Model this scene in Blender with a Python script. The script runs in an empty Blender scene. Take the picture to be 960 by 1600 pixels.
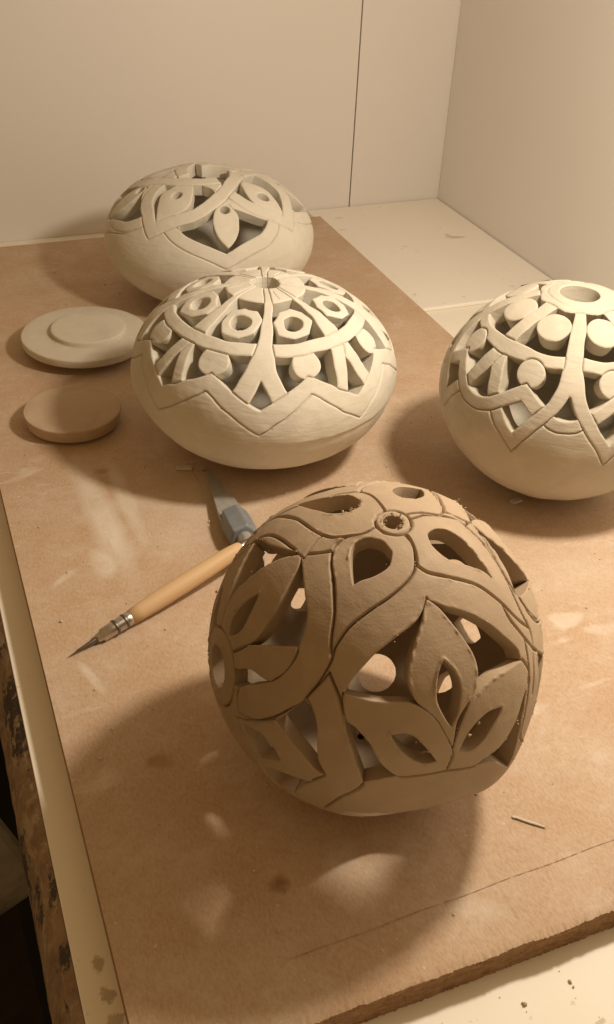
import bpy, math, random
import numpy as np
from mathutils import Vector, Matrix

random.seed(7); rng = np.random.default_rng(11)
C = bpy.context.scene.collection
SC = bpy.context.scene

# ------------------------------------------------------------------ camera
def camera():
    yaw, pitch, roll = math.radians(23.062), math.radians(36.229), math.radians(2.902)
    fwd = Vector((math.sin(yaw)*math.cos(pitch), math.cos(yaw)*math.cos(pitch), -math.sin(pitch)))
    r = Vector((math.cos(yaw), -math.sin(yaw), 0)); u = r.cross(fwd)
    r2 = r*math.cos(roll)+u*math.sin(roll); u2 = -r*math.sin(roll)+u*math.cos(roll)
    m = Matrix((r2, u2, -fwd)).transposed().to_4x4(); m.translation = Vector((0, 0, .37))
    cd = bpy.data.cameras.new('camera'); co = bpy.data.objects.new('camera', cd); C.objects.link(co)
    co.matrix_world = m
    cd.sensor_fit = 'VERTICAL'; cd.sensor_height = 36; cd.lens = 36*1532.17/1600
    cd.clip_start = .01; cd.clip_end = 50
    SC.camera = co
camera()
# ------------------------------------------------------------------ light
W = bpy.data.worlds.new('World'); SC.world = W; W.use_nodes = True
bg = W.node_tree.nodes['Background']; bg.inputs[0].default_value = (1, .60, .25, 1); bg.inputs[1].default_value = .32
ld = bpy.data.lights.new('desk_lamp_bulb', 'POINT'); ld.energy = 7.0; ld.color = (1, .86, .69); ld.shadow_soft_size = .024
lo = bpy.data.objects.new('desk_lamp_bulb', ld); lo.location = (.368, .341, .398); C.objects.link(lo)
SC.view_settings.view_transform = 'Standard'; SC.view_settings.look = 'None'
SC.view_settings.exposure = 0; SC.view_settings.gamma = 1

# ------------------------------------------------------------------ helpers
def tag(o, label=None, cat=None, group=None, kind=None):
    if label: o['label'] = label
    if cat: o['category'] = cat
    if group: o['group'] = group
    if kind: o['kind'] = kind
    return o
def empty(name, loc):
    o = bpy.data.objects.new(name, None); o.location = loc; o.empty_display_size = .02; C.objects.link(o); return o
def mesh_np(name, V, Q=None, T=None, mat=None, parent=None, smooth=True):
    """one mesh object from numpy vertices, quads and triangles"""
    me = bpy.data.meshes.new(name)
    Q = np.zeros((0, 4), int) if Q is None else np.asarray(Q); T = np.zeros((0, 3), int) if T is None else np.asarray(T)
    li = np.concatenate([Q.ravel(), T.ravel()]).astype(np.int32)
    st = np.concatenate([np.arange(len(Q))*4, len(Q)*4+np.arange(len(T))*3]).astype(np.int32)
    me.vertices.add(len(V)); me.vertices.foreach_set('co', np.asarray(V, np.float32).ravel())
    me.loops.add(len(li)); me.loops.foreach_set('vertex_index', li)
    me.polygons.add(len(st)); me.polygons.foreach_set('loop_start', st)
    me.polygons.foreach_set('use_smooth', np.full(len(st), smooth))
    me.update(calc_edges=True); me.validate()
    if mat: me.materials.append(mat)
    o = bpy.data.objects.new(name, me); C.objects.link(o)
    if parent: o.parent = parent
    return o
def box_obj(name, lo_, hi, mat, parent=None, bevel=0):
    x0, y0, z0 = lo_; x1, y1, z1 = hi
    V = [(x, y, z) for z in (z0, z1) for y in (y0, y1) for x in (x0, x1)]
    Q = [(0, 2, 3, 1), (4, 5, 7, 6), (0, 1, 5, 4), (2, 6, 7, 3), (0, 4, 6, 2), (1, 3, 7, 5)]
    o = mesh_np(name, V, Q, None, mat, parent, smooth=False)
    if bevel:
        b = o.modifiers.new('bevel', 'BEVEL'); b.width = bevel; b.segments = 3; b.limit_method = 'ANGLE'
    return o
def lathe(prof, seg=48, jit=None):
    """revolve (r,z) profile about z; returns V,Q"""
    V = []; Q = []; n = len(prof)
    for i in range(seg):
        a = 2*math.pi*i/seg
        for (r, z) in prof: V.append((r*math.cos(a), r*math.sin(a), z))
    for i in range(seg):
        k = (i+1) % seg
        for j in range(n-1): Q.append((i*n+j, k*n+j, k*n+j+1, i*n+j+1))
    return np.array(V), np.array(Q)
def waves(P, freq, seed, n=7):
    """smooth pseudo-noise: a sum of random plane waves, about -1..1"""
    g = np.random.default_rng(seed); out = np.zeros(P.shape[:-1])
    for _ in range(n):
        d = g.normal(size=3); d /= np.linalg.norm(d); out += np.sin((P@d)*freq*g.uniform(.6, 1.5)*2*np.pi+g.uniform(0, 7))
    return out/n*1.6

# ------------------------------------------------------------------ materials
def newmat(name, rough=.8, spec=.3):
    m = bpy.data.materials.new(name); m.use_nodes = True; nt = m.node_tree
    b = nt.nodes['Principled BSDF']; b.inputs['Roughness'].default_value = rough; b.inputs['Specular IOR Level'].default_value = spec
    return m, nt, b
class NT:
    def __init__(s, nt): s.nt = nt; s.L = nt.links.new; s.tc = nt.nodes.new('ShaderNodeTexCoord')
    def obj(s): return s.tc.outputs['Object']
    def map(s, scale=(1, 1, 1), rot=(0, 0, 0), loc=(0, 0, 0), src=None):
        n = s.nt.nodes.new('ShaderNodeMapping'); n.inputs['Scale'].default_value = scale; n.inputs['Rotation'].default_value = rot; n.inputs['Location'].default_value = loc
        s.L(src or s.obj(), n.inputs[0]); return n.outputs[0]
    def noise(s, scale, detail=4, rough=.55, vec=None, dist=0):
        n = s.nt.nodes.new('ShaderNodeTexNoise'); n.inputs['Scale'].default_value = scale; n.inputs['Detail'].default_value = detail
        n.inputs['Roughness'].default_value = rough; n.inputs['Distortion'].default_value = dist
        s.L(vec or s.obj(), n.inputs['Vector']); return n.outputs[0]
    def ramp(s, fac, stops):
        n = s.nt.nodes.new('ShaderNodeValToRGB'); e = n.color_ramp.elements
        while len(e) < len(stops): e.new(.5)
        for k, (p, c) in enumerate(stops):
            e[k].position = p; e[k].color = (c, c, c, 1) if isinstance(c, (int, float)) else (*c, 1)
        s.L(fac, n.inputs[0]); return n.outputs[0]
    def mix(s, fac, a, b, mode='MIX'):
        n = s.nt.nodes.new('ShaderNodeMix'); n.data_type = 'RGBA'; n.blend_type = mode
        for sock, v in ((n.inputs[0], fac), (n.inputs[6], a), (n.inputs[7], b)):
            if isinstance(v, (int, float)): sock.default_value = v
            elif isinstance(v, tuple): sock.default_value = (*v, 1)
            else: s.L(v, sock)
        return n.outputs[2]
    def math(s, op, a, b=None):
        n = s.nt.nodes.new('ShaderNodeMath'); n.operation = op
        for k, v in enumerate((a, b)):
            if v is None: continue
            if isinstance(v, (int, float)): n.inputs[k].default_value = v
            else: s.L(v, n.inputs[k])
        return n.outputs[0]
    def bump(s, h, strength, dist, bsdf, prev=None):
        n = s.nt.nodes.new('ShaderNodeBump'); n.inputs['Strength'].default_value = strength; n.inputs['Distance'].default_value = dist
        s.L(h, n.inputs['Height'])
        if prev is not None: s.L(prev, n.inputs['Normal'])
        if bsdf is not None: s.L(n.outputs[0], bsdf.inputs['Normal'])
        return n.outputs[0]
    def blob(s, cx, cy, rx, ry, ang, soft=.5, edge=.35, scale=60):
        """ragged elliptical patch (0..1) at a place on the surface"""
        sx, sy = 1/rx, 1/ry
        v = s.map(loc=(-cx, -cy, 0)); v = s.map(rot=(0, 0, -ang), src=v); v = s.map(scale=(sx, sy, 0), src=v)
        n = s.nt.nodes.new('ShaderNodeVectorMath'); n.operation = 'LENGTH'; s.L(v, n.inputs[0])
        d = s.math('ADD', n.outputs['Value'], s.math('MULTIPLY', s.math('SUBTRACT', s.noise(scale, 4), .5), edge*3))
        return s.ramp(d, [(max(0, 1-soft), 1), (1, 0)])

def clay(name, c0, c1, c2, rough=.85, grain=.25, scr=.45):
    m, nt, b = newmat(name, rough, .25); n = NT(nt)
    big = n.noise(14, 4, .6); mid = n.noise(70, 5, .6); fine = n.noise(900, 3, .7)
    col = n.mix(n.ramp(big, [(.35, 0), (.68, 1)]), c0, c1)
    col = n.mix(n.math('MULTIPLY', n.ramp(mid, [(.5, 0), (.75, 1)]), .55), col, c2)
    patch = n.ramp(n.noise(32, 5, .65, n.map(loc=(5, 2, 9))), [(.55, 0), (.70, 1)])
    col = n.mix(n.math('MULTIPLY', patch, .35), col, tuple(x*.78 for x in c1))
    nt.links.new(col, b.inputs['Base Color'])
    scrape = n.noise(28, 4, .6, n.map(scale=(1, 1, 5), rot=(.2, .15, 0)), .4)
    p = n.bump(scrape, scr, .0016, None); p = n.bump(mid, .22, .0010, None, p); n.bump(fine, grain, .0005, b, p)
    return m
M = {}
M['dry_clay'] = clay('dry_clay', (.67, .63, .54), (.59, .55, .455), (.71, .675, .59))
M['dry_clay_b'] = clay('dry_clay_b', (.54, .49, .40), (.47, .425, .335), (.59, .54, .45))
M['damp_clay'] = clay('damp_clay', (.41, .31, .21), (.35, .262, .175), (.46, .36, .25), .65, .28, .25)
M['lid_clay'] = clay('lid_clay', (.60, .55, .45), (.54, .49, .40), (.64, .59, .49))
M['lid_damp'] = clay('lid_damp', (.52, .40, .28), (.46, .35, .24), (.57, .45, .33))

def mdf():
    m, nt, b = newmat('fibreboard', .75, .3); n = NT(nt)
    big = n.noise(9, 5, .6); mid = n.noise(55, 6, .65); fib = n.noise(800, 4, .75, n.map(scale=(1, .45, 1), rot=(0, 0, .5)))
    col = n.mix(n.ramp(big, [(.3, 0), (.7, 1)]), (.53, .375, .245), (.575, .425, .295))
    col = n.mix(n.math('MULTIPLY', n.ramp(fib, [(.40, 0), (.66, 1)]), .62), col, (.38, .245, .145))
    col = n.mix(n.math('MULTIPLY', n.ramp(mid, [(.55, 0), (.72, 1)]), .4), col, (.62, .50, .38))
    # dried slip: wipes, streaks and splashes where the photo shows them
    slip = (.70, .63, .53)
    wob = n.ramp(n.noise(30, 5, .7), [(.3, .25), (.65, 1)])
    for (cx, cy, rx, ry, a, k, sf, ed) in [
        (.074, .500, .012, .085, .06, 1.0, .6, .25), (.092, .515, .007, .06, .02, .8, .6, .3), (.0655, .4545, .0085, .017, .1, 1.0, .5, .15), (.125, .49, .05, .06, .1, .55, .9, .4),
        (.041, .4485, .0032, .013, -.9, .7, .5, .3), (.0408, .3647, .0030, .016, .3, .8, .5, .15), (.20, .40, .10, .06, 0, .25, .9, .4),
        (.300, .322, .020, .007, .2, .8, .5, 1.2), (.312, .311, .012, .005, -.3, .7, .5, 1.2), (.289, .309, .008, .004, 0, .7, .5, 1.2), (.10, .62, .05, .05, .2, .25, .9, .3),
        (.33, .36, .05, .05, 0, .25, .9, .4), (.16, .185, .02, .006, -.4, .35, .6, .5), (.062, .245, .012, .006, .4, .35, .6, .6), (.12, .225, .012, .008, .4, .3, .6, .7)]:
        f = n.math('MULTIPLY', n.math('MULTIPLY', n.blob(cx, cy, rx, ry, a, sf, ed), wob), k)
        col = n.mix(f, col, slip)
    film = n.math('MULTIPLY', n.math('MULTIPLY', n.ramp(n.noise(22, 6, .7), [(.42, 0), (.72, 1)]), n.ramp(n.noise(160, 4, .7), [(.3, .1), (.6, 1)])), .5)
    col = n.mix(film, col, slip)
    scuff = n.math('MULTIPLY', n.ramp(n.noise(60, 5, .75, n.map(scale=(.16, 1, 1), rot=(0, 0, .95)), .8), [(.60, 0), (.66, 1)]), n.ramp(n.noise(14, 3, .6, n.map(loc=(2, 5, 0))), [(.45, 0), (.65, .6)]))
    col = n.mix(scuff, col, slip)
    scuff2 = n.math('MULTIPLY', n.ramp(n.noise(90, 5, .75, n.map(scale=(1, .10, 1), rot=(0, 0, .15)), .6), [(.64, 0), (.70, 1)]), .35)
    col = n.mix(scuff2, col, (.36, .22, .12))
    specks = n.ramp(n.noise(330, 2, .5), [(.69, 0), (.73, 1)])
    col = n.mix(n.math('MULTIPLY', specks, n.ramp(n.noise(26, 3, .6), [(.5, 0), (.62, .8)])), col, slip)
    # damp or greasy marks
    for (cx, cy, rx, ry, a, k) in [(.0905, .2225, .006, .005, .5, .75), (.060, .302, .008, .006, 0, .4), (.085, .55, .006, .004, 0, .4), (.150, .53, .003, .002, 0, .6), (.03, .9, .03, .05, .3, .35), (.36, .72, .02, .03, .3, .2)]:
        f = n.math('MULTIPLY', n.blob(cx, cy, rx, ry, a, .6, .5, 140), k); col = n.mix(f, col, (.24, .12, .055))
    nt.links.new(col, b.inputs['Base Color'])
    p = n.bump(mid, .10, .0008, None); n.bump(fib, .5, .0005, b, p)
    return m
M['mdf'] = mdf()
def mdf_edge():
    m, nt, b = newmat('fibreboard_edge', .95, .1); n = NT(nt)
    f = n.noise(260, 6, .75, n.map(scale=(.6, .6, 2.2)))
    nt.links.new(n.mix(n.ramp(f, [(.35, 0), (.65, 1)]), (.30, .165, .085), (.55, .36, .21)), b.inputs['Base Color'])
    n.bump(f, 1, .002, b); return m
M['mdf_edge'] = mdf_edge()
def laminate(name, base, dirt, k=.5):
    m, nt, b = newmat(name, .55, .35); n = NT(nt)
    big = n.noise(6, 5, .6); fine = n.noise(240, 3, .6)
    col = n.mix(n.math('MULTIPLY', n.ramp(big, [(.35, 0), (.75, 1)]), k), base, dirt)
    col = n.mix(n.math('MULTIPLY', n.ramp(n.noise(130, 2, .5), [(.70, 0), (.74, 1)]), .35), col, (.45, .36, .24))
    return m, nt, b, n, col, fine
def table_mat():
    m, nt, b, n, col, fine = laminate('white_table_laminate', (.90, .86, .75), (.82, .76, .63))
    # muddy drips beside the fibreboard
    for (cx, cy, rx, ry, a, k) in [(.0125, .222, .003, .004, 0, .7), (.0135, .208, .0035, .005, .4, .7), (.0145, .197, .004, .004, 0, .6), (.204, .135, .004, .002, .3, .5), (.192, .131, .003, .0015, .3, .5)]:
        col = n.mix(n.math('MULTIPLY', n.blob(cx, cy, rx, ry, a, .3, .7, 300), k), col, (.40, .30, .17))
    nt.links.new(col, b.inputs['Base Color']); n.bump(fine, .12, .0004, b); return m
M['table'] = table_mat()
def sheet_mat():
    m, nt, b, n, col, fine = laminate('white_sheet', (.90, .86, .78), (.85, .80, .70))
    for (cx, cy, rx, ry, a, k) in [(.540, .897, .0125, .0045, -.2, .55), (.535, .905, .004, .006, 0, .4), (.44, .985, .008, .003, 0, .35)]:
        col = n.mix(n.math('MULTIPLY', n.blob(cx, cy, rx, ry, a, .45, .4, 180), k), col, (.42, .36, .22))
    nt.links.new(col, b.inputs['Base Color']); n.bump(fine, .1, .0004, b); return m
M['sheet'] = sheet_mat()
def wall_mat(name, c0, c1):
    m, nt, b = newmat(name, .6, .3); n = NT(nt)
    nt.links.new(n.mix(n.ramp(n.noise(3, 5, .6), [(.3, 0), (.7, 1)]), c0, c1), b.inputs['Base Color'])
    n.bump(n.noise(320, 3, .6), .08, .0005, b); return m
M['wall'] = wall_mat('painted_panel', (.76, .725, .68), (.725, .69, .645))
M['wall2'] = wall_mat('painted_panel_grey', (.80, .775, .74), (.765, .74, .705))
def worn_wood():
    m, nt, b = newmat('worn_edge_wood', .8, .25); n = NT(nt)
    f = n.noise(75, 6, .75); g = n.noise(45, 6, .75, n.map(loc=(3, 1, 2), scale=(1, .7, 1))); h = n.noise(34, 6, .75, n.map(loc=(7, 4, 1), scale=(1, .6, 1)))
    col = n.mix(n.ramp(f, [(.35, 0), (.65, 1)]), (.20, .13, .09), (.34, .25, .17))
    col = n.mix(n.math('MULTIPLY', n.ramp(g, [(.55, 0), (.60, 1)]), .6), col, (.45, .37, .25))
    col = n.mix(n.ramp(h, [(.53, 0), (.565, 1)]), col, (.07, .055, .05))
    col = n.mix(n.math('MULTIPLY', n.ramp(n.noise(160, 4, .7), [(.55, 0), (.60, 1)]), .6), col, (.42, .33, .22))
    nt.links.new(col, b.inputs['Base Color']); p = n.bump(h, .7, .002, None); n.bump(f, .6, .0015, b, p); return m
M['worn'] = worn_wood()
def simple(name, c, rough=.5, metal=0, var=.15, scale=200, spec=.4, bump=.1):
    m, nt, b = newmat(name, rough, spec); n = NT(nt); b.inputs['Metallic'].default_value = metal
    f = n.noise(scale, 4, .6)
    nt.links.new(n.mix(n.ramp(f, [(.3, 0), (.7, 1)]), tuple(x*(1-var) for x in c), tuple(min(1, x*(1+var)) for x in c)), b.inputs['Base Color'])
    n.bump(f, bump, .0004, b); return m
M['steel'] = simple('steel', (.55, .53, .50), .32, 1)
M['dark_steel'] = simple('dark_steel', (.20, .18, .15), .42, 1)
M['blade'] = simple('blade_steel', (.40, .39, .37), .45, .35)
M['grip'] = simple('grey_grip', (.20, .22, .235), .5, 0, .12)
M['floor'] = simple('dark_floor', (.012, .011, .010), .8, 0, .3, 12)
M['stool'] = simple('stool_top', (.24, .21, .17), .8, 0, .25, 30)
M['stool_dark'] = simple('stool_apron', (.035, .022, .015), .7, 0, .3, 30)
M['pencil'] = simple('graphite', (.38, .265, .17), .7, 0, .4, 700)
M['black'] = simple('dark_plastic', (.02, .02, .022), .5)
def wood():
    m, nt, b = newmat('handle_wood', .55, .35); n = NT(nt)
    g = n.noise(90, 5, .6, n.map(scale=(1, 1, .06)), .6)
    nt.links.new(n.mix(n.ramp(g, [(.3, 0), (.7, 1)]), (.56, .37, .19), (.70, .51, .30)), b.inputs['Base Color'])
    n.bump(g, .15, .0004, b); return m
M['wood'] = wood()

# ------------------------------------------------------------------ the setting
TZ = -.015                      # table top; the fibreboard's top is z = 0
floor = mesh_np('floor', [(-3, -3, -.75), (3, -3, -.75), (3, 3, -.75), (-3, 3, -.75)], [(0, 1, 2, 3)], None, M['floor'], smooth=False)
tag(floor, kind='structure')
BW, RW = 1.0179, .5812
wb = box_obj('back_wall', (-.30, BW+.012, -.75), (.70, BW+.03, .9), M['stool']); tag(wb, kind='structure')
box_obj('panel', (-.30, BW, -.05), (.4659, BW+.0118, .9), M['wall'], wb)
box_obj('panel', (.4674, BW, -.05), (RW+.03, BW+.0118, .9), M['wall'], wb)
wr = box_obj('right_wall', (RW, -.25, -.05), (RW+.02, BW-.0008, .9), M['wall2']); tag(wr, kind='structure')

table = tag(empty('work_table', (0, 0, -.75)), 'white-topped work table with a chipped brown wooden edge at left', 'table')
def tbl(o): o.parent = table; o.location = (0, 0, .75); return o
tbl(box_obj('tabletop', (.0035, -.25, TZ-.03), (RW-.0006, BW-.0006, TZ), M['table'], bevel=.0005))
def edge_strip():
    n = 260; ys = np.linspace(-.25, BW-.001, n)
    prof = [(.0033, TZ-.0012), (-.0005, TZ-.004), (-.005, TZ-.014), (-.0085, TZ-.028), (-.0092, TZ-.036), (-.004, TZ-.040), (.0033, TZ-.040)]
    V = []
    for y in ys:
        for (x, z) in prof: V.append((x, y, z))
    V = np.array(V); k = len(prof)
    j = waves(V*np.array([1, 1, 1]), 60, 3)*.0002+waves(V, 170, 4)*.0002
    inner = V[:, 0] > .003
    V[:, 0] -= np.where(inner, 0, j)
    Q = [((i+1)*k+a, (i+1)*k+a+1, i*k+a+1, i*k+a) for i in range(n-1) for a in range(k-1)]
    return tbl(mesh_np('edge_strip', V, Q, None, M['worn']))
edge_strip()
for (x, y) in ((.14, -.2), (.52, -.2), (.14, .9), (.52, .9)):
    tbl(box_obj('leg', (x-.025, y-.025, -.75), (x+.025, y+.025, TZ-.0305), M['worn']))

sheet = box_obj('white_panel', (0, 0, 0), (RW-.0014-.414, BW-.0014-.742, .0035), M['sheet'], bevel=.0008)
sheet.location = (.414, .742, TZ+.0002)
# its stain pattern is laid out in table coordinates, so keep vertices in place instead of the offset
sheet.data.transform(Matrix.Translation((.414, .742, TZ+.0002))); sheet.location = (0, 0, 0)
tag(sheet, 'thin white panel lying on the table in the far corner by the walls', 'panel')

board = tag(empty('fibreboard', (.0185, .1634, TZ)), 'brown fibreboard work board smeared with dried clay slip', 'board')
BX0, BX1, BY0, BY1 = .0185, .409, .1634, .966
def board_mesh():
    nx, ny = 640, 8
    def hold(o): o.parent = board; o.location = (-.0185, -.1634, -TZ); return o
    # top face, its near edge torn and fuzzy
    xs = np.linspace(BX0, BX1, nx); V = []; Q = []
    tear = np.array([waves(np.array([[x, 0, 0]]), 40, 5)[0]*.0004+waves(np.array([[x, 1, 0]]), 300, 6)[0]*.0003 for x in xs])+rng.normal(size=nx)*.00014
    tz = np.array([abs(waves(np.array([[x, 2, 0]]), 300, 8)[0])*.0005 for x in xs])+rng.random(nx)*.0003
    ys = [0, .0015, .004, .012, .05, .2, .5, BY1-BY0]
    for j, dy in enumerate(ys):
        for i, x in enumerate(xs):
            V.append((x, BY0+dy+(tear[i] if j == 0 else tear[i]*.4 if j == 1 else 0), -tz[i]-.0004 if j == 0 else (-tz[i]*.25 if j == 1 else 0)))
    for j in range(len(ys)-1):
        for i in range(nx-1): Q.append((j*nx+i, j*nx+i+1, (j+1)*nx+i+1, (j+1)*nx+i))
    hold(mesh_np('top_face', V, Q, None, M['mdf']))
    # near edge
    V2 = []; Q2 = []; rows = 9
    for j in range(rows):
        f = j/(rows-1)
        for i, x in enumerate(xs):
            z = (-tz[i]-.0004)*(1-f)+(TZ+.0003)*f
            y = BY0+tear[i]*(1-f)**2+.0009*math.sin(f*3.14)+(0 if j == 0 else random.uniform(-1, 1)*.00035)
            V2.append((x, y, z))
    for j in range(rows-1):
        for i in range(nx-1): Q2.append((j*nx+i, (j+1)*nx+i, (j+1)*nx+i+1, j*nx+i+1))
    hold(mesh_np('torn_edge', V2, Q2, None, M['mdf_edge']))
    hold(box_obj('core', (BX0, BY0+.003, TZ+.0003), (BX1, BY1, -.0006), M['mdf_edge']))
    # pencil line across the near end
    a = Vector((.083, .1895, .00035)); e = Vector((.262, .1925, .00035)); PV = []; PQ = []; k = 120
    for i in range(k+1):
        p = a.lerp(e, i/k); w = .00013+.00008*math.sin(i*1.7)*math.sin(i*.37)
        p.y += .0002*math.sin(i*.21)
        PV += [(p.x, p.y-w, p.z), (p.x, p.y+w, p.z)]
        if i and (i*i*7) % 23 > 2: PQ.append((2*i-2, 2*i, 2*i+1, 2*i-1))
    hold(mesh_np('pencil_line', PV, PQ, None, M['pencil'], smooth=False))
board_mesh()

# ------------------------------------------------------------------ carved clay vessels
D2R = math.pi/180
class Pot:
    """thin clay wall of revolution; carved shapes are painted on its skin in (longitude, polar angle) degrees.
    Every shape gets its own outline, bevel and cut walls; 'None' shapes are openings right through the wall."""
    def __init__(s, a, c, cz, frame=None, thick=.007, nphi=600, dth=.55, th_fine=118, seed=1, wob=.6, lump=.00035, bulge=None):
        s.a, s.c, s.cz, s.t = a, c, cz, thick
        s.F = np.eye(3) if frame is None else np.array(frame).T     # columns = local axes
        th = np.concatenate([np.arange(1.2, th_fine, dth), np.linspace(th_fine, 178.5, 45)])
        if len(th) % 2 == 0: th = np.insert(th, -1, (th[-1]+th[-2])/2)
        s.nt, s.np_ = len(th), nphi
        s.th, s.ph = np.meshgrid(th, np.arange(nphi)*360/nphi, indexing='ij')
        base = s.pos(s.ph, s.th)
        wv = base/.0722*.0722
        s.thw = s.th+waves(wv, 26, seed)*wob+waves(wv, 75, seed+1)*wob*.35
        s.phw = s.ph+(waves(wv, 26, seed+2)*wob+waves(wv, 75, seed+3)*wob*.35)/np.maximum(np.sin(s.th*D2R), .25)
        s.X = s.pos(s.phw, s.thw).reshape(-1, 3)
        s.lump = waves(wv, 16, seed+4)*lump+waves(wv, 45, seed+5)*lump*.45+waves(wv, 120, seed+6)*lump*.16
        s.burr = None; s.wv = wv; s.bulge = bulge; s.els = []; s.lines = []
    def pos(s, ph, th):
        p, t = np.asarray(ph)*D2R, np.asarray(th)*D2R
        return np.stack([s.a*np.sin(t)*np.cos(p), s.a*np.sin(t)*np.sin(p), s.c*np.cos(t)+0*p], -1)
    # ---- outlines
    def curve(s, pts, closed, step=2.0):
        P = np.array(pts, float); n = len(P)
        sc = np.array([max(.2, math.sin(np.mean(P[:, 1])*D2R)), 1])
        out = []
        def corner(i):
            if not closed and (i <= 0 or i >= n-1): return True
            u = (P[i % n]-P[(i-1) % n])*sc; v = (P[(i+1) % n]-P[i % n])*sc
            c = (u@v)/(np.linalg.norm(u)*np.linalg.norm(v)+1e-9); return c < .57
        for i in range(n if closed else n-1):
            p1, p2 = P[i], P[(i+1) % n]
            p0 = P[(i-1) % n] if (closed or i > 0) else p1; p3 = P[(i+2) % n] if (closed or i < n-2) else p2
            m1 = (p2-p1)*.8 if corner(i) else (p2-p0)/2; m2 = (p2-p1)*.8 if corner(i+1) else (p3-p1)/2
            L = np.linalg.norm((p2-p1)*sc); k = max(1, int(math.ceil(L/step)))
            lim = np.linalg.norm(p2-p1)*1.2
            m1 = m1*min(1, lim/(np.linalg.norm(m1)+1e-9)); m2 = m2*min(1, lim/(np.linalg.norm(m2)+1e-9))
            for q in range(k):
                t = q/k; h = (2*t**3-3*t*t+1)*p1+(t**3-2*t*t+t)*m1+(-2*t**3+3*t*t)*p2+(t**3-t*t)*m2; out.append(h)
        if not closed: out.append(P[-1])
        return np.array(out)
    def near(s, Q, marg):
        c = (Q.max(0)+Q.min(0))/2; r = np.linalg.norm(Q-c, axis=1).max()+marg
        b = np.all((s.X > Q.min(0)-marg) & (s.X < Q.max(0)+marg), axis=1)
        idx = np.nonzero(b)[0]
        return idx[np.linalg.norm(s.X[idx]-c, axis=1) < r]
    def segdist(s, idx, A, B):
        X = s.X[idx]; d = np.full(len(idx), 1.)
        for a, b in zip(A, B):
            u = b-a; L = u@u+1e-14; w = X-a; t = np.clip((w@u)/L, 0, 1); e = w-t[:, None]*u
            d = np.minimum(d, np.einsum('ij,ij->i', e, e))
        return np.sqrt(d)
    FAR = .02
    def poly(s, pts, smooth=True):
        cv = s.curve(pts, True) if smooth else s.curve_lin(pts)
        Q = s.pos(cv[:, 0], cv[:, 1]); idx = s.near(Q, .004); d = np.full(s.X.shape[0], s.FAR)
        dist = s.segdist(idx, Q, np.roll(Q, -1, 0))
        pc = (cv[:, 0].max()+cv[:, 0].min())/2
        x = (s.phw.ravel()[idx]-pc+180) % 360-180; y = s.thw.ravel()[idx]; px = cv[:, 0]-pc; py = cv[:, 1]
        ins = np.zeros(len(idx), bool)
        for i in range(len(px)):
            j = (i+1) % len(px)
            if py[i] == py[j]: continue
            c = ((py[i] > y) != (py[j] > y)) & (x < (px[j]-px[i])*(y-py[i])/(py[j]-py[i])+px[i]); ins ^= c
        d[idx] = np.where(ins, -dist, dist); return d
    def curve_lin(s, pts, step=2.5):
        out = []; n = len(pts)
        for i in range(n):
            p, q = np.array(pts[i], float), np.array(pts[(i+1) % n], float); k = max(1, int(np.linalg.norm(q-p)/step))
            out += [p+(q-p)*t/k for t in range(k)]
        return np.array(out)
    def stroke(s, pts, w, smooth=True):
        cv = s.curve(pts, False) if smooth else np.concatenate([s.curve_lin(pts)[:0], np.array([np.array(pts[i])+(np.array(pts[i+1])-np.array(pts[i]))*t/6 for i in range(len(pts)-1) for t in range(6)]+[pts[-1]])])
        Q = s.pos(cv[:, 0], cv[:, 1]); idx = s.near(Q, w+.004); d = np.full(s.X.shape[0], s.FAR)
        d[idx] = s.segdist(idx, Q[:-1], Q[1:])-w; return d
    def ribbon(s, pts, w):
        """flat strap with square ends and pointed corners along a curve"""
        cv = s.curve(pts, False, 2.5); t = cv[:, 1]*D2R
        kx = s.a*np.sin(t)*D2R; ky = np.hypot(s.a*np.cos(t), s.c*np.sin(t))*D2R
        n = len(cv); L = []; Rr = []
        for i in range(n):
            k = np.array([kx[i], ky[i]])
            d0 = (cv[i]-cv[i-1])*k if i else (cv[1]-cv[0])*k; d1 = (cv[i+1]-cv[i])*k if i < n-1 else d0
            d0 = d0/np.linalg.norm(d0); d1 = d1/np.linalg.norm(d1)
            n0 = np.array([-d0[1], d0[0]]); n1 = np.array([-d1[1], d1[0]]); m = n0+n1; m = m/max(np.linalg.norm(m), .2)
            q = w/max(.38, m@n0)
            L.append(cv[i]+m*q/k); Rr.append(cv[i]-m*q/k)
        return s.poly(L+Rr[::-1], smooth=False)
    def disc(s, ph, th, r):
        q = s.pos(ph, th); return np.minimum(np.linalg.norm(s.X-q, axis=1)-r, s.FAR)
    def cap(s, pts):
        """everything above a closed curve round the pole; pts = (lon, polar) over 360 degrees"""
        P = sorted([(p % 360, t) for p, t in pts]); ph = np.array([p for p, t in P]); th = np.array([t for p, t in P])
        lon = np.arange(0, 360, 1.5); lon = np.unique(np.concatenate([lon, ph])); z = np.interp(lon, ph, th, period=360)
        Q = s.pos(lon, z); idx = np.nonzero((s.th.ravel() > th.min()-8) & (s.th.ravel() < th.max()+8))[0]
        zz = np.interp(s.phw.ravel(), ph, th, period=360); sg = np.where(s.thw.ravel() < zz, -1., 1.)
        d = sg*s.FAR; dd = np.full(len(idx), 1.)
        X = s.X[idx]; A = Q; B = np.roll(Q, -1, 0); lo_ = s.phw.ravel()[idx]
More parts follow.
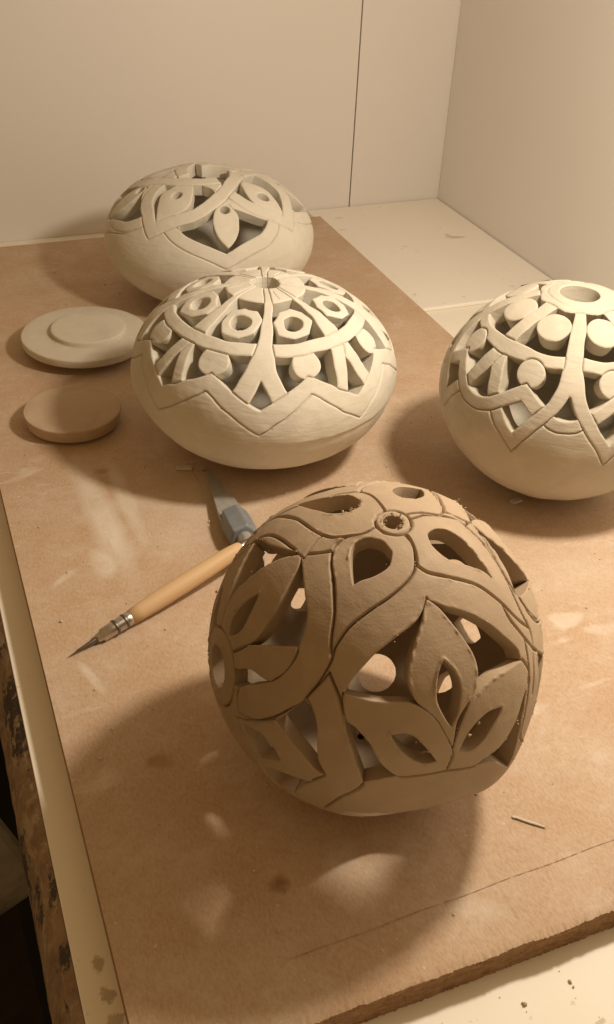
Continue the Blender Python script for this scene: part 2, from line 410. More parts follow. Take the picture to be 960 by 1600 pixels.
        for k0 in range(0, 360, 20):
            sel = np.nonzero((lo_ % 360 >= k0) & (lo_ % 360 < k0+20))[0]
            if not len(sel): continue
            u = (lon-(k0+10)+180) % 360-180; seg = np.nonzero(np.abs(u) < 34)[0]
            e = np.full(len(sel), 1.)
            for i in seg:
                uu = B[i]-A[i]; w = X[sel]-A[i]; t = np.clip((w@uu)/(uu@uu+1e-14), 0, 1); v = w-t[:, None]*uu; e = np.minimum(e, np.einsum('ij,ij->i', v, v))
            dd[sel] = np.sqrt(e)
        d[idx] = sg[idx]*np.minimum(dd, s.FAR); return d
    def ring(s, t0, t1):
        m = (s.a+s.c)/2*D2R; return np.minimum(np.maximum(t0-s.thw, s.thw-t1).ravel()*m, s.FAR)
    def add(s, name, d, lift=0, label=None, groove=None): s.els.append((name, d, lift, label, groove))
    def line(s, pts, w=.0005, depth=.0011):
        cv = s.curve(pts, False); Q = s.pos(cv[:, 0], cv[:, 1]); idx = s.near(Q, .003); d = np.zeros(s.X.shape[0])
        d[idx] = depth*np.exp(-(s.segdist(idx, Q[:-1], Q[1:])/w)**2); s.lines.append(d)
    # ---- solid walls
    def local(s, D):
        """unit-space points on the base skin -> vessel coordinates (origin at the foot)"""
        return D@s.F.T+np.array([0, 0, s.cz])
    def build(s, root, mat, groove=(.0009, .0013), edge=.0006, crumbs=None):
        S = (s.nt, s.np_); far = np.full(s.nt*s.np_, s.FAR); later = far.copy(); R = []
        for (nm, d, lf, lb, gv) in reversed(s.els):
            R.append(np.maximum(d, -later)); later = np.minimum(later, d)
        R = R[::-1]
        VH = far.copy()
        for (nm, *_), r in zip(s.els, R):
            if nm is None: VH = np.minimum(VH, r)
        LN = np.zeros_like(far)
        for d in s.lines: LN = LN+d
        B = s.pos(s.ph, s.th)
        N = B/np.array([s.a**2, s.a**2, s.c**2]); N /= np.linalg.norm(N, axis=-1, keepdims=True)
        if s.bulge:
            q, amp, wid = s.bulge; qd = s.pos(*q); qd = qd/np.linalg.norm(qd); ang = np.arccos(np.clip((B/np.linalg.norm(B, axis=-1, keepdims=True))@qd, -1, 1))/D2R
            B = B+N*(amp*np.exp(-(ang/wid)**2))[..., None]
        B = B+N*s.lump[..., None]
        B = B.reshape(-1, 3); N = N.reshape(-1, 3); cr = []
        gw, gd = groove
        if s.burr: bn = np.clip(waves(s.wv, 22, 91).ravel()*1.1+waves(s.wv, 230, 92).ravel()*.8-.15, 0, 1.4)
        def depth(sd, vh, g=None):
            w, dp = g or (gw, gd)
            k = np.clip((vh-sd)/.0006, 0, 1)
            e = np.clip(1-sd/edge, 0, 1); e = edge*.7*(1-np.sqrt(np.clip(1-e*e, 0, 1)))
            v = dp*np.clip(1-sd/w, 0, 1)**1.5
            return e*(1-k)+v*k
        def fix(P):
            P = s.local(P); P[:, 2] = np.maximum(P[:, 2], .0003); return P
        def march(r, nt, np_, sub, want_wall):
            ins = (r < 0).reshape(nt, np_); i, j = np.meshgrid(np.arange(nt-1), np.arange(np_), indexing='ij'); j2 = (j+1) % np_
            a = i*np_+j; b = (i+1)*np_+j; c = (i+1)*np_+j2; d = i*np_+j2; f = ins.ravel()
            cnt = f[a].astype(int)+f[b]+f[c]+f[d]
            full = cnt == 4; Qd = np.stack([a[full], b[full], c[full], d[full]], 1)
            mx = (cnt > 0) & (cnt < 4); T = np.concatenate([np.stack([a[mx], b[mx], c[mx]], 1), np.stack([a[mx], c[mx], d[mx]], 1)])
            tf = f[T]; k = tf.sum(1); T3 = T[k == 3]
            T1 = T[k == 1]; w = f[T1].argmax(1); T1 = np.take_along_axis(T1, (w[:, None]+np.arange(3)) % 3, 1)
            T2 = T[k == 2]; w = (~f[T2]).argmax(1); T2 = np.take_along_axis(T2, (w[:, None]+1+np.arange(3)) % 3, 1)
            E = np.concatenate([T1[:, [0, 1]], T1[:, [0, 2]], T2[:, [1, 2]], T2[:, [0, 2]]])
            n1, n2 = len(T1), len(T2); n = nt*np_
            key = np.minimum(E[:, 0], E[:, 1]).astype(np.int64)*n+np.maximum(E[:, 0], E[:, 1])
            uk, inv = np.unique(key, return_inverse=True); inv = inv.ravel(); e0, e1 = uk//n, uk % n
            t = r[e0]/(r[e0]-r[e1]); ix = n+inv
            Tt = np.concatenate([T3, np.stack([T1[:, 0], ix[:n1], ix[n1:2*n1]], 1)])
            Q2 = np.stack([T2[:, 0], T2[:, 1], ix[2*n1:2*n1+n2], ix[2*n1+n2:]], 1)
            seg = np.concatenate([np.stack([inv[:n1], inv[n1:2*n1]], 1), np.stack([inv[2*n1:2*n1+n2], inv[2*n1+n2:]], 1)])
            return np.concatenate([Qd, Q2]), Tt, e0, e1, t, seg
        sub_idx = (np.arange(0, s.nt, 2)[:, None]*s.np_+np.arange(0, s.np_, 2)[None]).ravel(); snt, snp = len(range(0, s.nt, 2)), s.np_//2
        for (nm, d, lf, lb, gv), r in zip(s.els, R):
            if nm is None or not (r < 0).any(): continue
            Q, T, e0, e1, t, seg = march(r, s.nt, s.np_, 1, True)
            if len(Q) < 6: continue
            dep = depth(np.maximum(-r, 0), VH, gv)+LN-lf
            if s.burr: dep = dep-s.burr*bn*np.exp(-((-r-.0007)/.0005)**2)
            Vo = B-N*dep[:, None]
            cb = B[e0]+(B[e1]-B[e0])*t[:, None]; cn = N[e0]+(N[e1]-N[e0])*t[:, None]; cv = VH[e0]+(VH[e1]-VH[e0])*t; cl = LN[e0]+(LN[e1]-LN[e0])*t
            ce = cb-cn*(depth(np.zeros(len(cb)), np.abs(cv), gv)+cl-lf)[:, None]
            ci = cb-cn*s.t
            n = s.nt*s.np_; m = len(cb)
            V = [Vo, ce, ce, ci]; off_w = n+m
            wall = np.stack([off_w+seg[:, 1], off_w+seg[:, 0], off_w+m+seg[:, 0], off_w+m+seg[:, 1]], 1)
            Qa = [Q, wall]; Ta = [T]; off = n+3*m
            r2 = r[sub_idx]
            if (r2 < 0).any():
                q2, t2, f0, f1, tt, _ = march(r2, snt, snp, 2, False); B2, N2 = B[sub_idx], N[sub_idx]
                bi = B2[f0]+(B2[f1]-B2[f0])*tt[:, None]; ni = N2[f0]+(N2[f1]-N2[f0])*tt[:, None]
                V += [B2-N2*s.t, bi-ni*s.t]; Qa.append(q2[:, ::-1]+off); Ta.append(t2[:, ::-1]+off)
            V = np.concatenate(V); Qa = np.concatenate(Qa); Ta = np.concatenate(Ta)
            used = np.zeros(len(V), bool); used[Qa.ravel()] = True; used[Ta.ravel()] = True; remap = np.cumsum(used)-1
            P = fix(V[used])
            o = mesh_np(nm, P, remap[Qa], remap[Ta], mat, root)
            if lb: o['label'] = lb
            if crumbs is not None and m: crumbs.append(np.concatenate([fix(ce), (cn@s.F.T)], 1))

def rot(pts, k): return [(p+k, t) for p, t in pts]
def mir(pts, ax=0): return [(2*ax-p, t) for p, t in pts][::-1]
def lumps(name, pts, nrm, rad, mat, parent, seed=3):
    """a scatter of tiny irregular clay crumbs joined in one mesh"""
    g = np.random.default_rng(seed)
    ico = np.array([(0, 0, 1), (.89, 0, .45), (.28, .85, .45), (-.72, .53, .45), (-.72, -.53, .45), (.28, -.85, .45), (.72, .53, -.45), (-.28, .85, -.45), (-.89, 0, -.45), (-.28, -.85, -.45), (.72, -.53, -.45), (0, 0, -1)])
    tri = np.array([(0, 1, 2), (0, 2, 3), (0, 3, 4), (0, 4, 5), (0, 5, 1), (1, 6, 2), (2, 7, 3), (3, 8, 4), (4, 9, 5), (5, 10, 1), (6, 7, 2), (7, 8, 3), (8, 9, 4), (9, 10, 5), (10, 6, 1), (11, 7, 6), (11, 8, 7), (11, 9, 8), (11, 10, 9), (11, 6, 10)])
    V = []; T = []
    for i, (p, q, r) in enumerate(zip(pts, nrm, rad)):
        v = ico*g.uniform(.6, 1.3, (12, 1))*g.uniform(.6, 1.5, 3)*r
        a = g.normal(size=(3, 3)); a, _ = np.linalg.qr(a); a = a*np.sign(np.linalg.det(a)); V.append(v@a+p+q*r*.1); T.append(tri+12*i)
    return mesh_np(name, np.concatenate(V), None, np.concatenate(T), mat, parent)

# ---- the damp ball in front, lotus flowers between leaves
windowA = [(1.0, 29.1), (10.6, 32.8), (19.6, 36.5), (28.3, 43.0), (32.7, 49.0), (37.4, 58.0), (36.3, 61.3), (36.4, 69.0), (33.9, 75.6), (30.8, 83.7), (28.7, 93.1), (26.5, 99), (17.8, 89.7), (9.7, 86.9), (0.1, 84.6), (-14.2, 84.1), (-23.0, 86.8), (-25.2, 88.6), (-27.9, 81.1), (-30.0, 75.7), (-33.7, 66.7), (-35.5, 58.3), (-34.0, 53.4), (-29.7, 47.7), (-24.4, 42.9), (-16.4, 38.3), (-7.2, 34.2), (-2.0, 30.7)]
petalC = [(1.1, 28.7), (6.0, 32.0), (9.6, 36.4), (12.8, 42.4), (15.2, 48.4), (15.5, 53.3), (13.9, 57.6), (11.5, 60.4), (7.1, 63.2), (3.2, 67.0), (1.2, 76.1), (-0.6, 71.1), (-3.4, 65.4), (-7.2, 61.2), (-10.4, 58.6), (-12.6, 55.1), (-13.6, 50.7), (-11.8, 44.8), (-8.5, 39.1), (-4.8, 34.7), (-2.3, 31.3)]
petalCh = [(1.6, 47.9), (5.0, 51.4), (6.5, 56.4), (5.1, 61.4), (2.9, 65.7), (1.1, 68.0), (-1.4, 64.0), (-3.1, 59.5), (-2.9, 55.0), (-1.1, 50.8)]
petalL = [(-36.0, 57.8), (-27.1, 58.2), (-20.7, 58.5), (-13.6, 58.4), (-8.4, 60.5), (-4.0, 64.7), (-0.9, 70.4), (1.4, 76.2), (1.5, 80.1), (0.1, 84.9), (-14.2, 84.8), (-16.0, 84.0), (-20.3, 80.0), (-24.3, 73.9), (-25.8, 71.5), (-30.5, 67.2), (-33.5, 66.0), (-36.0, 60.0)]
petalLh = [(-19.0, 68.6), (-14.9, 68.0), (-10.7, 69.8), (-6.9, 74.3), (-3.2, 79.8), (-6.5, 80.3), (-10.7, 78.4), (-15.1, 74.2), (-17.7, 70.8)]
petalR = [(1.3, 77.1), (2.8, 71.9), (5.4, 66.9), (9.6, 62.6), (15.1, 60.0), (23.0, 58.8), (37.0, 61.4), (38.8, 67.1), (35.9, 71.7), (32.1, 74.9), (29.1, 79.0), (24.4, 82.7), (18.6, 85.2), (13.1, 85.9), (9.7, 87.2), (-0.2, 85.0)]
petalRh = [(22.2, 69.6), (16.7, 68.5), (11.0, 69.6), (6.6, 72.6), (3.6, 77.5), (7.4, 79.5), (12.4, 78.1), (17.0, 74.6), (20.6, 71.6)]
leaf1 = [(11.8, 5.0), (14.9, 9.5), (6.5, 15.1), (-0.7, 19.4), (-11.6, 23.3), (-25.1, 28.3), (-34.6, 33.3), (-40.8, 39.1), (-43.0, 44.0), (-43.9, 48.1), (-46.7, 42.9), (-51.1, 35.4), (-59.8, 28.3), (-71.4, 24.0), (-82.1, 20.1), (-87, 15.1), (-88, 5.8), (-45.2, 4.5)]
leaf1h = [(-70.2, 16.1), (-73.5, 13.1), (-65.0, 9.8), (-38.6, 9.0), (-21.2, 12.1), (-23.6, 17.0), (-33.4, 20.9), (-43.4, 24.0), (-47.4, 26.4), (-56.5, 21.5)]
leaf2 = [(84.7, 5.0), (98, 11.0), (95, 16.9), (91.3, 23.5), (81.5, 27.6), (72.3, 32.5), (63.5, 37.7), (56.6, 43.4), (52.0, 49.6), (50.0, 57.8), (45.5, 50.7), (42.9, 43.0), (39.3, 35.0), (32.1, 29.2), (21.7, 24.9), (9.7, 21.1), (3.9, 17.9), (10.2, 13.2), (20.8, 5.5)]
leaf2h = [(51.4, 11.6), (68.5, 13.7), (73.2, 17.6), (69.1, 22.1), (61.2, 26.8), (54.6, 31.7), (49.9, 36.8), (49.2, 32.4), (44.1, 27.3), (37.1, 22.9), (34.5, 18.3), (37.1, 14.3)]
leaf3h = [(155.3, 21.5), (150.3, 27.1), (143.0, 30.5), (137.0, 33.0), (128.2, 23.1), (129.7, 17.9), (142.6, 15.3), (152.2, 17.2)]
leaf4h = [(-145.9, 38.7), (-149.5, 33.2), (-155.7, 27.1), (-163.2, 21.0), (-162.3, 15.2), (-147.8, 13.0), (-132.7, 15.1), (-129.0, 19.8), (-135.1, 26.3)]
windowB = [(-92.8, 29.9), (-81.9, 32.1), (-70.3, 36.1), (-61.0, 41.9), (-56.7, 49.0), (-57.7, 51.4), (-58.0, 58.6), (-62.3, 65.0), (-65.4, 67.7), (-73.7, 76.1), (-90, 79), (-106.3, 76.1), (-114.6, 67.7), (-117.7, 65.0), (-122, 58.6), (-124.8, 52.3), (-122.2, 46.6), (-114.4, 41.9), (-104.0, 35.5)]
petalB = [(-92.1, 29.8), (-97.3, 35.5), (-99.8, 42.5), (-101.0, 50.9), (-101.3, 58.0), (-98.7, 64.7), (-94.0, 73), (-86, 73), (-78.5, 62), (-75.6, 55.9), (-76.2, 48.2), (-79.6, 40.2), (-85.1, 32.9)]
petalBh = [(-89.0, 48.3), (-91.6, 53.0), (-92.4, 57.9), (-91.6, 63.2), (-88.8, 67.0), (-84.9, 61.9), (-84.6, 57.3), (-86.1, 52.7), (-87.6, 49.7)]
petalBr = [(-89.3, 72), (-84, 66), (-72.5, 57.6), (-57.6, 50.0), (-57.2, 54.0), (-58.2, 58.9), (-62.5, 65.2), (-71.9, 67.0), (-78.4, 71.8), (-84.1, 73)]
bandB = [(-57.4, 50.0), (-58.0, 58.6), (-62.3, 65.0), (-65.4, 67.7), (-73.7, 76.1), (-71.5, 84.5), (-65.2, 81.7), (-59.5, 77.2), (-53.7, 70.9), (-48.2, 63.5), (-44.1, 53.0), (-43.4, 46.2), (-48.1, 38.8), (-55.1, 32.0), (-64.6, 26.4), (-79.3, 21.2), (-92.8, 29.9), (-81.9, 32.1), (-70.3, 36.1), (-61.0, 41.9)]
windowD = [(-70.2, 86.4), (-56.7, 76.0), (-52.4, 70.2), (-48.3, 64.2), (-44.5, 66.4), (-41.9, 72.0), (-39.8, 82.0), (-36.5, 88.2), (-40.7, 93.6), (-47.8, 109), (-55.9, 113), (-59.1, 108.5), (-62.8, 101.8), (-67.2, 94.4)]
petalD = [(-72.2, 87.9), (-56.7, 75.5), (-51.9, 78.5), (-45.3, 82.5), (-39.9, 87.2), (-35.8, 88.6), (-41.3, 94.5), (-49.2, 96.8), (-54.2, 98.2), (-62.4, 102.5), (-66.4, 95.6)]
petalDh = [(-68.7, 86.7), (-60.6, 84.2), (-55.0, 86.6), (-52.0, 90.6), (-60.5, 97.5), (-65.3, 92.2)]
strap = [(-48.2, 63.5), (-44.5, 66.4), (-41.9, 72.0), (-39.8, 82.0), (-36.5, 88.2), (-40.7, 93.8), (-47.9, 110), (-44.9, 116), (-37.4, 115), (-32.0, 100.6), (-25.2, 89.1), (-27.9, 81.1), (-30.0, 75.7), (-33.8, 66.1), (-37.2, 59.1), (-42.6, 53.1)]
def front_ball():
    root = tag(empty('carved_ball', (.1522, .2753, 0)), 'damp brown clay ball in front, pierced with lotus flowers and leaves', 'clay ball', 'carved clay vessels on the board')
    p = Pot(.0722, .0722, .0700, frame=((-.0386, -.99662, -.07251), (.99912, -.03968, .01353), (-.01637, -.07192, .99728)),
            thick=.0066, nphi=760, dth=.48, th_fine=116, seed=21, wob=.35, lump=.0003, bulge=((24, 103), .0040, 16))
    p.add('shell', np.full(p.X.shape[0], -1.))
    for k in (0, 180):
        for m in (0, 1):
            f = (lambda q: rot(q, k)) if m == 0 else (lambda q: rot(mir(q, 3), k))
            p.add(None, p.poly(f(windowD))); p.add('lower_petal', p.poly(f(petalD))); p.add(None, p.poly(f(petalDh))); p.add('strap', p.poly(f(strap)))
        p.add(None, p.poly(rot(windowB, k)))
        p.add('side_petal', p.poly(rot(petalBr, k))); p.add('side_petal', p.poly(rot(mir(petalBr, -90), k)))
        p.add('petal', p.poly(rot(petalB, k))); p.add(None, p.poly(rot(petalBh, k)))
        p.add('curved_band', p.poly(rot(bandB, k))); p.add('curved_band', p.poly(rot(mir(bandB, -90.8), k)))
        rc = (-89+k, 81.5); p.add('ring', p.disc(*rc, .0165)); p.add(None, p.disc(*rc, .0088))
        p.add(None, p.poly(rot(windowA, k)))
        p.add('petal', p.poly(rot(petalC, k))); p.add(None, p.poly(rot(petalCh, k)))
        p.add('side_petal', p.poly(rot(petalR, k))); p.add(None, p.poly(rot(petalRh, k)))
        p.add('side_petal', p.poly(rot(petalL, k))); p.add(None, p.poly(rot(petalLh, k)))
    for lf, lh in ((leaf1, leaf1h), (leaf2, leaf2h), (rot(leaf2, 92), leaf3h), (rot(leaf1, -94), leaf4h)):
        p.add('leaf', p.poly(lf)); p.add(None, p.poly(lh))
    p.add(None, p.poly([(-31, 112), (-15, 108.5), (0, 107.5), (13, 106), (21, 107), (17, 118), (6, 129), (-8, 133), (-22, 129), (-30, 121)]))
    for (h, t, r) in ((147, 149, .0108),): p.add(None, p.disc(h, t, r))
    for (h, t, u, v, sk_) in ((-73, 123, 10, 2.6, 2), (-69, 104.5, 7, 1.2, 0), (-110, 127, 8, 4.0, -2), (106, 112, 8, 5, 2), (98, 136, 6, 7, 0), (-168, 113, 6, 6, 1)):
        p.add(None, p.poly([(h-u, t-sk_), (h-u*.45, t-v*.85), (h+u*.2, t-v), (h+u*.75, t-v*.5), (h+u, t+sk_), (h+u*.4, t+v*.8), (h-u*.25, t+v), (h-u*.75, t+v*.55)]))
    p.add('top_ring', p.disc(40, .4, .0070)); p.add(None, p.disc(40, .4, .0037))
    p.line([(-42.8, 53), (-37, 60), (-34, 67)]); p.line([(51, 56), (49, 62), (44, 68), (40, 78)])
    p.burr = .0006; cr = []
    p.build(root, M['damp_clay'], groove=(.00075, .0023), edge=.00035, crumbs=cr)
    A = np.concatenate(cr); sel = rng.choice(len(A), 3200, replace=False); A = A[sel]
    A = A[A[:, 2] > .02]
    hot = waves(A[:, :3], 34, 77) > .25; A = A[hot]
    rad = .00016+rng.random(len(A))**4*.0005
    o = lumps('clay_crumbs', A[:, :3]+rng.normal(size=(len(A), 3))*.0006, A[:, 3:], rad, M['damp_clay'], root, 5); o['kind'] = 'stuff'
front_ball()

def hexagon(p, ph, th, r, k=6, turn=0, irr=.08, seed=0):
    g = random.Random(seed); out = []
    for i in range(k):
        a = 2*math.pi*i/k+turn+g.uniform(-irr, irr); q = r*(1+g.uniform(-irr, irr))
        t = th*D2R; sp = math.hypot(p.a*math.cos(t), p.c*math.sin(t))
        dth = q*math.sin(a)/sp/D2R; dph = q*math.cos(a)/(p.a*math.sin(t+dth*D2R*.5))/D2R; out.append((ph+dph, th+dth))
    return out
# ---- the flattened pot in the middle: zigzag band, tree-shaped ribs, pierced hexagons
def middle_pot():
    root = tag(empty('carved_pot', (.1993, .5539, 0)), 'pale flattened clay pot with zigzag band and a lattice of pierced discs, in the middle', 'clay pot', 'carved clay vessels on the board')
    p = Pot(.0885, .0602, .0586, thick=.0110, nphi=640, dth=.55, th_fine=100, seed=41, wob=.7, lump=.0005)
    f0 = 248.4
    sk = lambda pts, k=0: [(q+f0+k+3*max(0, min(1, (58-t)/22)), t) for q, t in pts]
    N_ = range(4)
    up = [(f0+22.5*i+(0 if i % 2 else 0), 75 if i % 2 == 0 else 58.3) for i in range(16)]
    lw = [(f0+22.5*i, 90 if i % 2 == 0 else 68.3) for i in range(16)]
    dU, dL = p.cap(up), p.cap(lw)
    p.add('shell', np.full(p.X.shape[0], -1.)); p.add(None, dU)
    for k in N_:
        for sg in (-1, 1):
            p.add('disc', p.disc(f0+90*k+22.5*sg+(1 if sg > 0 else -1), 52.3, .0093))
    for k in N_:
        for sg in (-1, 1): p.add('rafter', p.ribbon(sk([(45.3, 42), (45-4.2*sg, 56), (45-8.5*sg, 74)], 90*k), .0042))
        for sg in (-1, 1):
            c = (21.0*sg, 30.3); c2 = sk([c], 90*k)[0]; sd = 10*k+sg+2
            p.add('pierced_disc', p.poly(hexagon(p, *c2, .0136, k=8, irr=.07, seed=sd, turn=.2*sg), smooth=False)+.0006); p.add(None, p.poly(hexagon(p, *c2, .0064, k=8, irr=.09, seed=sd+50)))
    p.add('collar', p.cap([(q, 17.0) for q in range(0, 360, 15)]))
    for k in N_:
        p.add('rib', p.poly(sk([(39, 5), (51, 5), (49.0, 16), (50.0, 28), (51, 42), (39, 42), (40, 28), (41, 16)], 90*k)))
    p.add('curved_band', p.ring(40.9, 47.5))
    for k in N_:
        p.add('forked_rib', p.poly(sk([(-9, 4), (9, 4), (6, 16), (4.6, 26), (4.8, 38), (6.2, 48), (8.6, 57), (13.5, 68), (15, 76), (8, 78), (5.2, 70.5), (0.3, 59.6), (-4.6, 70.5), (-8, 78), (-15, 76), (-12.4, 68), (-8.6, 58), (-6.0, 48), (-4.6, 38), (-4.2, 26), (-5, 16)], 90*k)))
    p.add('zigzag_band', np.maximum(dL, -dU))
    p.add(None, p.disc(230, .4, .0090))
    for i in (0, 3, 5, 6): p.line([(f0+45*i+20, 9), (f0+45*i+22, 15)], .0004, .0005)
    tt = np.clip((p.thw.ravel()-94.5-1.2*np.sin(p.phw.ravel()*D2R*3))/1.8, 0, 1); p.lines.append(.0011*tt*tt*(3-2*tt))
    p.line([(245, 104), (252, 110), (262, 112), (270, 111)], .0004, .0006); p.line([(222, 109), (232, 113), (243, 112)], .0004, .0005)
    p.build(root, M['dry_clay'], groove=(.0007, .0014), edge=.0008)
middle_pot()
# ---- the round pot at right: discs between radial ribs, pointed straps
def right_pot():
    root = tag(empty('carved_pot', (.365, .4534, 0)), 'round pale clay pot at right with discs between ribs and a wide top hole', 'clay pot', 'carved clay vessels on the board')
    p = Pot(.0764, .0674, .0668, thick=.0100, nphi=620, dth=.55, th_fine=108, seed=61, wob=.7, lump=.00045)
    f0 = 236.5; N_ = range(4); S_ = lambda pts, k=0, sg=1: [(f0+k+q*sg, t) for q, t in pts]
    p.add('shell', np.full(p.X.shape[0], -1.))
    ch = [(0, 76.5), (6, 75.4), (12, 71.6), (22, 64.0), (31, 71), (38, 76.5), (45, 78.5)]
    allc = []
    for k in N_:
        for sg in (-1, 1): allc += [(f0+90*k+q*sg, t) for q, t in ch if not (sg < 0 and q in (0, 45))]
    p.add(None, p.cap(allc))
    for k in N_:
        for sg in (-1, 1): p.add(None, p.poly(S_([(22, 64.5), (12.5, 75), (21.3, 90), (32, 76)], 90*k, sg), smooth=False))
    for k in N_:
        for sg in (-1, 1):
            p.add('upper_disc', p.disc(f0+90*k+22.3*sg, 29.2, .0102))
        for sg in (-1, 1): p.add('rafter', p.ribbon(S_([(44.3, 45), (42, 56), (35.5, 74)], 90*k, sg), .0041))
    for k in N_: p.add('rib', p.ribbon(S_([(45, 14), (44, 30), (44, 47)], 90*k), .0047))
    for k in N_:
        p.add('curved_band', p.poly(S_([(0, 42.7), (20, 44), (45, 43), (70, 44), (90, 42.7), (90, 49), (70, 50), (45, 51.2), (20, 50), (0, 49)], 90*k)))
    for k in N_:
        for sg in (-1, 1): p.add('disc', p.disc(f0+90*k+22.0*sg, 54.8, .0087))
    later = []; overs = []
    for k in N_:
        leg = [p.ribbon(S_([(1.6, 50), (3.4, 60), (7, 68.5), (12.5, 76.5), (21.3, 91), (31, 78.6), (33, 76)], 90*k, sg), .0040) for sg in (-1, 1)]
        trunk = p.poly(S_([(-8, 14), (8, 14), (6.4, 30), (5.4, 45), (5.0, 56), (3, 60), (0, 62), (-3, 60), (-5.0, 56), (-5.2, 45), (-6.4, 30)], 90*k))
        tree = np.minimum(np.minimum(leg[0], leg[1]), trunk); p.add('forked_rib', tree)
        over = np.minimum(*[p.ribbon(S_([(1.6, 50), (3.4, 60), (7, 68.5), (12.5, 76.5), (20.5, 89)], 90*k, sg), .0040) for sg in (-1, 1)])
        overs.append(over)
    over = np.minimum.reduce(overs)
    for k in N_:
        full = [c for c in ch if c[0] > 10]; full = full+[(90-q, t) for q, t in full[::-1][1:]]
        later.append(np.maximum(p.ribbon(S_(full, 90*k), .0041), -over))
        later.append(np.maximum(p.ribbon(S_([(-11, 71.5), (-5, 75.8), (0, 76.6), (5, 75.8), (11, 71.5)], 90*k), .0037), -over))
    for d in later: p.add('arched_band', d)
    p.add('collar', p.poly([], ) if 0 else p.cap([(f0+22.5+q, 19.0 if (i % 2 == 0) else 17.6) for i, q in enumerate(np.arange(0, 360, 22.5))]))
    p.add(None, p.disc(200, .8, .0120))
    p.line([(f0+q, 14.6) for q in range(0, 372, 12)], .0004, .0007)
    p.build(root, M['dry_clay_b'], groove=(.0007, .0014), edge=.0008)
right_pot()
# ---- the wide pot at the back: interlaced pointed loops with pierced leaves
def back_pot():
    root = tag(empty('carved_pot', (.2362, .8024, 0)), 'wide pale clay pot at the back with interlaced pointed loops and pierced leaves', 'clay pot', 'carved clay vessels on the board')
    p = Pot(.0905, .0559, .0554, thick=.0095, nphi=560, dth=.62, th_fine=100, seed=81, wob=.5, lump=.0004)
    w = .0057
    p.add('shell', np.full(p.X.shape[0], -1.))
    p.add(None, p.cap([(q, 20) for q in range(0, 360, 10)]))
    R_ = [(1.3, 61), (9, 53.5), (18, 48.5), (28, 44.2), (38.5, 36), (47, 30), (56, 25.5), (68, 21.8), (80, 18.5), (95, 16.4), (120, 14.6), (150, 14)]
    L_ = [(1.3, 61), (-5, 54), (-10.5, 48.5), (-17, 43.5), (-23, 37), (-29, 30), (-36, 24), (-46, 19), (-58, 16)]
    for k in (0, 90, 180, 270):
        c = 262+k
        p.add(None, p.poly([(c-30, 50), (c-14, 40), (c, 36), (c+16, 42), (c+32, 53), (c+24, 63), (c+12, 70), (c+1, 76), (c-12, 69), (c-24, 62)]))
        p.add('lower_loop', p.ribbon([(c-40, 50), (c-34, 57), (c-26, 63.5), (c-14, 70), (c-7, 74.0), (c, 79), (c+7, 73.8), (c+15, 69.5), (c+24, 66), (c+33, 59), (c+38, 52)], .0055))
        p.add('leaf', p.poly([(c+1, 69), (c-3.7, 60), (c-5.8, 50), (c-4.6, 42), (c-1, 36), (c+8, 36), (c+12, 43), (c+12, 50), (c+7.4, 62)]))
        p.add(None, p.disc(c+3.6, 40.2, .0042))
    for i, k in enumerate((308, 216, 126, 36)):
        p.add(None, p.poly(rot([(1.3, 59), (10, 51), (28, 42), (38, 34), (44, 28), (40, 20), (10, 18), (-30, 20), (-28, 30), (-17, 43), (-8, 50)], k)))
        if k == 308:
            p.add('pierced_leaf', p.poly(rot([(1.5, 57), (-7, 50), (-13.3, 42.3), (-13, 32), (-4, 23), (6, 21), (12, 29), (12.9, 35.5), (7, 45)], k))); p.add(None, p.disc(k, 37.0, .0052))
        else:
            p.add('pierced_leaf', p.poly(rot([(1.5, 54), (-4.2, 44), (-11.2, 33), (-8.3, 21), (2, 18), (14, 22), (21.5, 32.7), (19.5, 40.8), (12, 46.4)], k))); p.add(None, p.disc(k+4.5, 31.9, .0045))
    for k in (308, 216, 126, 36):
        p.add('interlaced_loop', p.ribbon(rot(L_[::-1]+R_[1:], k), w), lift=.0003)
    p.add(None, p.disc(0, .4, .0135))
    p.line([(180, 72), (190, 71.5), (198, 69), (206, 64)], .0005, .0010); p.line([(316, 66), (322, 69), (328, 71)], .0005, .0010)
    p.build(root, M['dry_clay'], groove=(.0008, .0013), edge=.0008)
back_pot()

# ------------------------------------------------------------------ clay lids
def slab(prof, seg, seed, amp):
    V, Q = lathe(prof, seg); r = np.hypot(V[:, 0], V[:, 1])[:, None]
    a = np.arctan2(V[:, 1], V[:, 0]); g = np.random.default_rng(seed); j = sum(g.normal()*np.cos(k*a+g.uniform(0, 7))/k for k in range(2, 9))
    V[:, :2] *= (1+amp*j)[:, None]; V[:, 2] += waves(V, 40, seed)*amp*.012*(V[:, 2] > .001); return V, Q
lid = tag(empty('clay_cover', (.1090, .7280, 0)), 'pale round clay lid with a raised centre disc, beside the middle pot', 'clay lid')
V, Q = slab([(0, .0080), (.028, .0080), (.0484, .0082), (.0488, .0083), (.0493, .0088), (.0494, .0092), (.0498, .0138), (.0497, .0143), (.0491, .0148), (.0487, .0149), (.0460, .0151), (.0300, .0154), (0, .0154)], 120, 3, .006)
mesh_np('flange', V, Q, None, M['lid_clay'], lid)
V, Q = slab([(.0297, .0148), (.0295, .0182), (.0294, .0186), (.0289, .0191), (.0285, .0192), (.026, .0193), (.014, .0195), (0, .0195)], 96, 4, .006)
mesh_np('raised_disc', V+np.array([.003, .0005, 0]), Q, None, M['lid_clay'], lid)
V, Q = slab([(0, .0002), (.028, .0002), (.0295, .002), (.0295, .0088)], 64, 5, .01)
mesh_np('plug', V, Q, None, M['lid_clay'], lid)
cl = empty('clay_disc', (.0785, .6175, 0)); tag(cl, 'plain darker clay disc half in shadow, nearest the board\'s left edge', 'clay disc')
